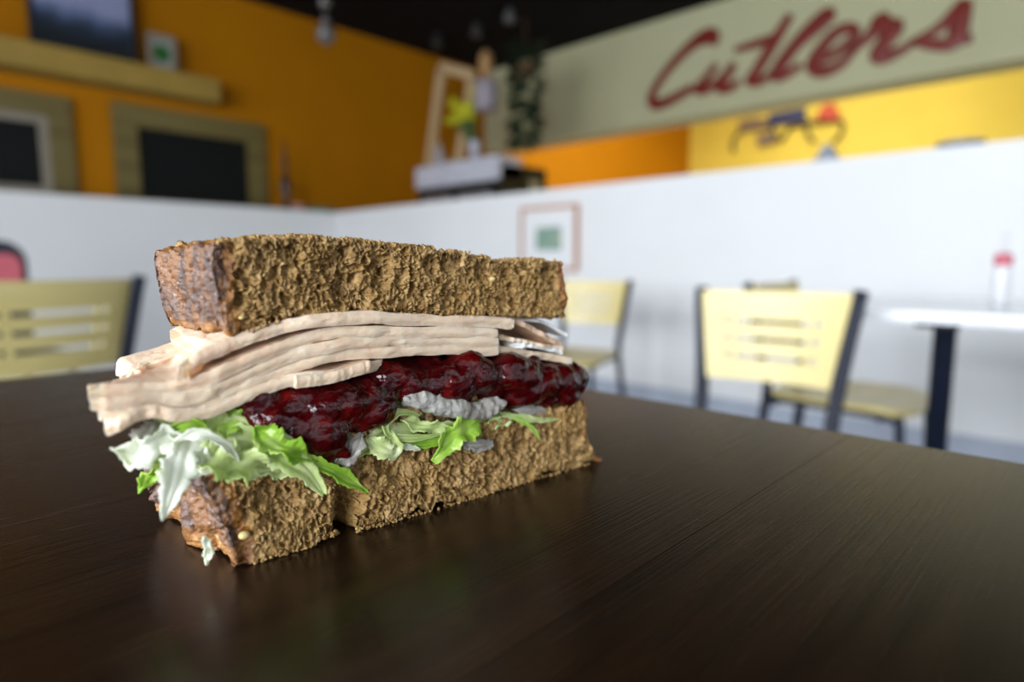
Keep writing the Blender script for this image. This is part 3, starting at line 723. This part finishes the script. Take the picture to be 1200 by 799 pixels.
# bottom slice
tx2, tz2 = line([(238,560),(255,553),(300,556),(345,549),(400,541),(450,527),(500,515),(560,500),(610,488),(650,478),(686,469)])
t2 = lambda x, y: np.interp(x, tx2, tz2)-y*.05
b2 = lambda x, y: np.zeros_like(x)+.0001
p0, p1 = F(240, 560)[0], 0.0; q0, q1 = F(686, 470)[0], F(703, 540)[0]
bread(t2, b2, lambda c, b: p1+(p0-p1)*c**.7-.0055*b+.0012*np.sin(b*9+c*4), lambda c, b: q1+(q0-q1)*c**.6, .042, 'bottom', notch=True, cw=.0046, lowband=.006, lab='lower brown bread slice')
# loose crumbs clinging to the ragged rims of the cut faces
def crumbs(parent, rows, seed):
    rg = random.Random(seed); bm = bmesh.new()
    for u0, v0, u1, v1, n in rows:
        for k in range(n):
            t_ = rg.random(); u, v = u0+(u1-u0)*t_+rg.gauss(0, 2), v0+(v1-v0)*t_+rg.gauss(0, 1.6); yy = abs(rg.gauss(0, .0012))-.0006
            p = Vector(F(u, v, yy)); r_ = rg.uniform(.00018, .00055)
            p.z = max(p.z, r_*.6)
            g = bmesh.ops.create_icosphere(bm, subdivisions=1, radius=r_)
            for vv in g['verts']: vv.co = p+Vector((vv.co.x*rg.uniform(.6, 1.5), vv.co.y*rg.uniform(.6, 1.3), vv.co.z*rg.uniform(.6, 1.5)))
    o = bm_obj('crumbs', bm, M_crumb, parent, True); o['kind'] = 'stuff'
slices = [o for o in SW.children if o.name.startswith('bread_slice')]
crumbs(slices[1], [(300, 664, 322, 648, 30), (322, 645, 396, 624, 90), (414, 622, 470, 608, 80), (470, 608, 560, 583, 90), (560, 583, 690, 545, 90), (300, 558, 420, 545, 30)], 5)
crumbs(slices[0], [(255, 283, 400, 280, 70), (400, 281, 570, 300, 80), (580, 306, 658, 306, 40), (290, 391, 340, 369, 40), (340, 367, 660, 370, 90)], 6)
# pale grains in the crumb
M_grain = plain('pale_grain', (.62, .48, .20, 1), .4, scale=300)
for u, v, r_, yy in ((286, 627, .0011, -.0002), (577, 327, .0009, .0), (283, 372, .0006, .0), (330, 340, .0006, 0), (352, 380, .0006, 0)):
    bm = bmesh.new(); bmesh.ops.create_icosphere(bm, subdivisions=2, radius=r_)
    p = F(u, v, yy)
    for vv in bm.verts: vv.co = Vector((vv.co.x*1.2+p[0], vv.co.y+p[1], vv.co.z*.9+p[2]))
    bm_obj('grain', bm, M_grain, SW, True)

# turkey slices ------------------------------------------------------
def sheet(pts, th, y0, D, seed, left_skew=0.0, droop=0.0, mat=None, res=(150, 46), name='turkey_slice', tpts=None, label=None, fray=.0025, right_skew=0.0):
    lx, lz = line(pts, y0); A = np.stack([lx, lz], 1)
    C2 = crom(A, 80); 
    def fn(a, b, c):
        k = np.interp(a, np.linspace(0, 1, 80), C2[:, 0]); z = np.interp(a, np.linspace(0, 1, 80), C2[:, 1])
        y = y0+D*b**1.7
        z0 = np.zeros_like(a)
        P = np.stack([k*12/.12, b*3.0, z0], 1)
        en = fray*fbm(np.stack([a*6, z0, b*4], 1), 3, seed)         # wavy outline
        lw = np.clip(1-a*4, 0, 1); rw = np.clip(a*4-3, 0, 1)
        k = k+lw*(left_skew*b+fray*1.3*fbm(np.stack([z0, b*9, z0], 1), 3, seed+3))+rw*(right_skew*b+fray*fbm(np.stack([z0+9, b*7, z0], 1), 3, seed+4))
        y = y+en*(1-b)
        z = z+droop*b*lw+.0006*fbm(np.stack([k/.012, y/.012, z0], 1), 2, seed+7)*(b > 0)
        # rounded thickness: thin towards the outline
        e = np.minimum(np.minimum(a*len(pts)*.030/.0012*.12/.1, (1-a)*40), np.minimum(b*D/.0009, (1-b)*20)); e = np.clip(e, 0, 1)
        hh = np.sqrt(np.clip(1-(1-e)**2, 0, 1))*.26+.74
        mid = z-th/2
        z = mid+(c-.5)*th*hh
        y = y-.10*th*(1-(2*c-1)**2)*(b < 1e-6)
        return np.stack([k, y, z], 1)
    P, Q, abc, N = block(res[0], res[1], 8, fn)
    d = .00016*fbm(P/.0011, 3, seed+20)+.00022*fbm(P/.008, 2, seed+21)-.0003*pores(P*np.array([1/.003, 1/.003, 1/.0011]), seed+5, .12)
    # torn pits on the cut edge
    P2 = P+N*d[:, None]
    o = np_mesh(name, P2, Q, mat or M_turkey, SW)
    o.data.set_sharp_from_angle(angle=.8)
    if label: o['label'] = label
    return o
T = .0028
sheet([(212,428),(222,420),(245,407),(275,395),(312,381),(350,371),(400,366),(470,366),(540,369),(600,371)], .0033, -.0010, .043, 100, left_skew=.018)
sheet([(100,452),(130,450),(170,447),(215,443),(255,428),(300,409),(350,393),(400,383),(450,382),(500,382),(583,384)], .0031, -.0006, .043, 110, left_skew=.022, fray=.0015)
sheet([(112,462),(135,463),(170,460),(215,458),(260,444),(300,426),(350,407),(400,396),(450,393),(500,393),(583,394)], .0031, -.0010, .041, 120, left_skew=.016, fray=.0015)
sheet([(114,475),(135,472),(165,470),(200,470),(250,459),(300,440),(350,421),(400,409),(450,405),(500,404),(582,404)], .0031, -.0007, .043, 130, left_skew=.015, fray=.0015)
sheet([(120,494),(136,488),(158,478),(182,474),(205,478),(250,473),(300,452),(345,437),(400,429),(433,421)], .0029, -.0013, .036, 140, left_skew=.010, fray=.0015, right_skew=.02)
sheet([(345,440),(380,436),(410,429),(434,422)], .0030, -.0026, .012, 150, res=(70, 20), fray=.0007)
sheet([(440,408),(500,405),(560,404),(610,409),(640,413),(668,419)], .0022, .0015, .038, 160, res=(80, 36))
sheet([(540,371),(598,372),(630,386),(658,402)], .0018, .0020, .030, 170, mat=M_rind, res=(60, 30), label='browner slice end sticking out to the right')
sheet([(585,392),(610,397),(640,404),(660,407)], .0014, .0005, .020, 180, res=(50, 24))
sheet([(138,440),(160,430),(200,420),(240,404),(290,392)], .0024, .022, .022, 190, left_skew=.004, res=(70, 24))
# cheese-like white scrap at the right end
M_mayo = plain('white_spread', (.86, .86, .84, 1), .2, var=.02)
sheet([(608,372),(640,377),(664,390)], .0010, .004, .014, 200, mat=M_mayo, res=(40, 16), name='white_spread', fray=.001)
sheet([(604,401),(632,404),(660,411)], .0015, .0006, .016, 210, mat=M_mayo, res=(40, 16), name='white_spread', fray=.001)

# cranberry sauce -----------------------------------------------------
blobs = [ # u, v, depth y, radius px, flatten z
 (300,468,.003,25),(322,492,.001,27),(350,470,.002,26),(352,500,.000,28),(383,478,.000,30),(380,508,-.001,29),(388,525,.000,16),(405,470,.000,28),(425,465,.001,26),(440,480,.000,24),(425,488,.0005,22),
 (455,445,.002,26),(480,450,.002,26),(470,435,.006,22),(505,450,.002,26),(500,430,.006,20),(530,447,.001,27),(545,430,.002,27),(560,440,.001,26),(575,455,.003,20),(595,436,.001,28),(608,440,.001,27),(620,455,.001,24),(600,463,.002,20),
 (636,447,.002,25),(655,447,.003,26),(668,443,.004,22),(660,463,.003,20),(640,466,.003,18),(540,465,.003,16),(335,452,.004,18),(375,455,.004,20)]
bm = bmesh.new(); rg = random.Random(3)
for u, v, yy, rp in blobs:
    p = F(u, v, yy); d_ = math.hypot(p[0]*ce-p[1]*se+OX, p[0]*se+p[1]*ce+OYY)*.97; r_ = rp*d_/FPX*1.06
    bmesh.ops.create_icosphere(bm, subdivisions=3, radius=r_, matrix=Matrix.Translation(p) @ Matrix.Diagonal((1.08, .85, .86, 1)))
for k in range(120):    # the layer between the slices and small lumps on its edge
    s_ = rg.uniform(.012, .112); yy = rg.uniform(.004, .036); zz = np.interp(s_, [0, .03, .06, .12], [.036, .041, .040, .034])
    r_ = rg.uniform(.0028, .0045)
    bmesh.ops.create_icosphere(bm, subdivisions=2, radius=r_, matrix=Matrix.Translation((s_, yy, zz+rg.uniform(-.002, .002))))
for k in range(34):
    u, v, yy, rp = rg.choice(blobs[:31]); p = Vector(F(u, v, yy)); r_ = rp*.19/FPX*.86
    a = rg.uniform(0, 6.28); q = p+Vector((math.cos(a)*r_*.8, -r_*.45*rg.random()-.0005, math.sin(a)*r_*.6))
    bmesh.ops.create_icosphere(bm, subdivisions=2, radius=rg.uniform(.0016, .0030), matrix=Matrix.Translation(q))
sauce = bm_obj('cranberry_sauce', bm, M_sauce, SW, True)
m = sauce.modifiers.new('r', 'REMESH'); m.mode = 'VOXEL'; m.voxel_size = .0006; m.use_smooth_shade = True
m = sauce.modifiers.new('s', 'SMOOTH'); m.iterations = 16; m.factor = .6
for nm, sc_, st in (('sauce_lumps', .0040, .0014), ('sauce_grain', .0018, .0006)):
    tx_ = bpy.data.textures.new(nm, 'CLOUDS'); tx_.noise_scale = sc_; tx_.noise_depth = 2
    m = sauce.modifiers.new('d', 'DISPLACE'); m.texture = tx_; m.strength = st; m.mid_level = .5; m.texture_coords = 'LOCAL'

# lettuce and onion ---------------------------------------------------
def ribbon(pts, wpx, mat, name='lettuce_shred', curl=.3, tilt=0.0, ruffle=.25, seed=0, th=.00045, tips=(.15, .1), n=56, mcr=11, label=None):
    rg = random.Random(seed+17); P = np.array([F(u, v, y) for u, v, y in pts])
    d_ = .175; W_ = wpx*d_/FPX*.5
    Cn = crom(P, n); Tn = np.gradient(Cn, axis=0); Tn /= np.linalg.norm(Tn, axis=1, keepdims=True)+1e-12
    nrm = np.array([0, -1, .25]); side = np.cross(Tn, nrm); side /= np.linalg.norm(side, axis=1, keepdims=True)+1e-9
    out = np.cross(side, Tn); out *= np.sign((out*nrm).sum(1, keepdims=True)+1e-9)
    ph = [rg.uniform(0, 6.28) for _ in range(4)]; V = []
    for i in range(n):
        t_ = i/(n-1); wv = W_*min(1, tips[0]+t_*5)*min(1, tips[1]+(1-t_)*3.2)*(1+.18*math.sin(t_*13+ph[0]))
        tl = tilt+.5*math.sin(t_*5+ph[1])*ruffle*2
        sd = side[i]*math.cos(tl)+out[i]*math.sin(tl); ou = out[i]*math.cos(tl)-side[i]*math.sin(tl)
        for j in range(mcr):
            q = 2*j/(mcr-1)-1; jag = 1+(.12*math.sin(t_*37+ph[2]*(1 if q > 0 else 2))+.10*math.sin(t_*83+ph[1]*(2 if q > 0 else 1)))*q*q
            o_ = curl*W_*(q*q-.4)+ruffle*W_*math.sin(t_*16+ph[3]+q*1.5)*(.2+.8*abs(q))+.10*W_*math.sin(q*9+t_*3)
            V.append(Cn[i]+sd*q*wv*jag+ou*o_)
    V = np.array(V); Q = np.array([[i*mcr+j, i*mcr+j+1, (i+1)*mcr+j+1, (i+1)*mcr+j] for i in range(n-1) for j in range(mcr-1)])
    o = np_mesh(name, V, Q, mat, SW)
    m = o.modifiers.new('s', 'SOLIDIFY'); m.thickness = th; m.offset = 0
    m = o.modifiers.new('u', 'SUBSURF'); m.levels = 1; m.render_levels = 1
    if label: o['label'] = label
    return o
R = ribbon
# left bunch
R([(262,508,.002),(296,516,-.002),(330,530,-.004),(358,552,-.005),(380,580,-.005)], 30, M_pale, seed=1, curl=.35, ruffle=.12)
R([(298,500,-.003),(318,516,-.005),(340,528,-.006),(362,538,-.004)], 24, M_green, seed=2, curl=.6, ruffle=.3)
R([(350,540,-.001),(378,546,-.004),(405,560,-.004),(430,577,-.003)], 15, M_green, seed=3, curl=.6, ruffle=.15)
R([(222,508,-.001),(214,535,-.005),(204,565,-.007),(191,609,-.006)], 27, M_whiteleaf, seed=4, curl=.25, ruffle=.18, tips=(.6, .05))
R([(212,512,.0),(185,520,-.001),(160,532,.001),(131,526,.003)], 26, M_whiteleaf, seed=5, curl=.4, ruffle=.45)
R([(200,535,.010),(183,552,.010),(172,562,.012),(162,578,.012)], 14, M_green, seed=6, ruffle=.4)
R([(178,510,.006),(215,502,.002),(255,506,.0),(300,512,.001)], 32, M_pale, seed=7, curl=.5, ruffle=.25, tips=(.5, .5))
R([(232,528,-.003),(252,538,-.005),(280,545,-.005),(306,548,-.003)], 34, M_pale, seed=8, curl=.7, ruffle=.4, tips=(.5, .4))
R([(175,524,.004),(200,505,.0),(225,498,-.001),(250,505,.0)], 12, M_green, seed=9, curl=.6, ruffle=.2)
R([(205,515,-.004),(235,508,-.006),(262,520,-.006),(280,540,-.004)], 9, M_whiteleaf, seed=10, curl=.6, ruffle=.2)
R([(252,500,.001),(285,492,.001),(320,498,.002)], 26, M_green, seed=11, curl=.3, ruffle=.3, tips=(.5, .5))
R([(190,530,.003),(195,548,.002),(197,570,.003)], 20, M_pale, seed=12, ruffle=.4)
R([(300,525,.001),(335,515,.001),(370,530,.001),(400,545,.002)], 22, M_pale, seed=13, ruffle=.3)
R([(239,628,-.0015),(244,645,-.003),(242,662,-.0035)], 8, M_whiteleaf, seed=14, ruffle=.3, label='small stray white shred on the crust')
R([(185,498,.004),(172,512,.003),(160,528,.004)], 22, M_onion, 'onion_slice', seed=15, ruffle=.1, th=.0012)
R([(285,545,.0),(312,550,-.001),(345,552,-.002)], 18, M_pale, seed=36, ruffle=.4)
R([(212,540,-.002),(232,530,-.003),(238,548,-.004),(225,560,-.004)], 16, M_whiteleaf, seed=37, ruffle=.5)
# right bunch
R([(392,541,-.001),(412,530,-.003),(424,508,-.002)], 19, M_onion, 'onion_slice', seed=16, ruffle=.2, th=.0012)
R([(430,512,.0),(446,524,-.003),(462,529,-.003),(455,500,-.001)], 20, M_pale, seed=17, ruffle=.3)
R([(492,487,.001),(468,483,-.001),(452,496,-.002),(458,511,-.002),(490,513,-.002),(520,508,-.001)], 9, M_pale, seed=18, curl=.7, ruffle=.15)
R([(455,514,.0),(490,520,-.001),(530,514,-.001),(562,508,.0)], 11, M_green, seed=19, ruffle=.2)
R([(470,492,.0),(498,500,-.001),(528,500,-.001)], 16, M_pale, seed=20, ruffle=.4)
R([(562,493,-.002),(545,502,-.004),(528,515,-.005),(507,541,-.004)], 30, M_green, seed=21, curl=.5, ruffle=.25, tips=(.6, .05))
R([(545,520,-.002),(560,522,-.003),(577,520,-.002)], 15, M_onion, 'onion_slice', seed=22, ruffle=.1, th=.0014, tips=(.4, .4))
R([(465,522,-.001),(480,524,-.002),(493,527,-.002)], 7, M_whiteleaf, seed=23, ruffle=.2)
R([(588,487,.0),(610,489,-.001),(632,492,-.001),(656,491,.0)], 9, M_pale, seed=24, ruffle=.15)
R([(592,484,.0),(612,494,-.0015),(624,502,-.002),(633,515,-.0015)], 7, M_green, seed=25, ruffle=.15)
R([(570,497,.0),(590,492,.0),(600,484,.001)], 16, M_pale, seed=26, ruffle=.3)
R([(600,478,.001),(620,480,.0),(642,482,.001)], 13, M_onion, 'onion_slice', seed=27, ruffle=.15, th=.001)
R([(415,535,.0),(440,515,.001),(470,505,.001),(500,495,.001)], 22, M_pale, seed=28, ruffle=.3)
R([(500,512,.001),(540,500,.001),(580,492,.002),(610,485,.002)], 20, M_pale, seed=29, ruffle=.3)
# thick translucent onion slab under the sauce
def slab(pts, hpx, y0, D, seed, mat, name, label=None):
    cx = crom(np.array([F(u, v, y0) for u, v in pts]), 60)
    def fn(a, b, c):
        X = np.interp(a, np.linspace(0, 1, 60), cx[:, 0]); Z = np.interp(a, np.linspace(0, 1, 60), cx[:, 2])
        h_ = hpx*.19/FPX*np.sqrt(np.clip(1-(2*a-1)**6, 0.08, 1)); cc = (c-.5)*2; bb = (b-.5)*2
        return np.stack([X, y0+D*(bb*np.sqrt(1-.4*cc**2)*.5+.5), Z+h_*.5*cc*np.sqrt(1-.4*bb**2)], 1)
    P, Q, _, N = block(110, 20, 20, fn); P = P+N*(.0011*fbm(P*np.array([1/.0028, 1/.004, 1/.006]), 2, seed)+.0005*fbm(P/.0012, 2, seed+2))[:, None]
    o = np_mesh(name, P, Q, mat, SW)
    if label: o['label'] = label
slab([(478,468),(505,471),(535,480),(565,482),(594,473)], 22, -.004, .006, 300, M_onion, 'onion_slice', 'thick translucent onion piece under the sauce')
# hidden middle of the lettuce layer
rg = random.Random(21)
for k in range(26):
    s_ = rg.uniform(.0, .105); yy = rg.uniform(.004, .036); zz = np.interp(s_, [0, .03, .06, .12], [.027, .029, .029, .026])
    a = rg.uniform(0, 3.14); n = 10; L = rg.uniform(.008, .016)
    P = np.array([[s_+math.cos(a)*L*(i/(n-1)-.5), min(.040, max(.002, yy+math.sin(a)*L*(i/(n-1)-.5))), zz+.0015*math.sin(i*.9+k)] for i in range(n)])
    V = []; 
    for i in range(n):
        for j in (-1, 0, 1): V.append(P[i]+np.array([-math.sin(a), math.cos(a), 0])*j*.002+np.array([0, 0, .001*abs(j)*math.sin(i+k)]))
    Q = np.array([[i*3+j, i*3+j+1, i*3+j+4, i*3+j+3] for i in range(n-1) for j in range(2)])
    o = np_mesh('lettuce_shred', np.array(V), Q, rg.choice([M_pale, M_green]), SW)
    m = o.modifiers.new('s', 'SOLIDIFY'); m.thickness = .0004
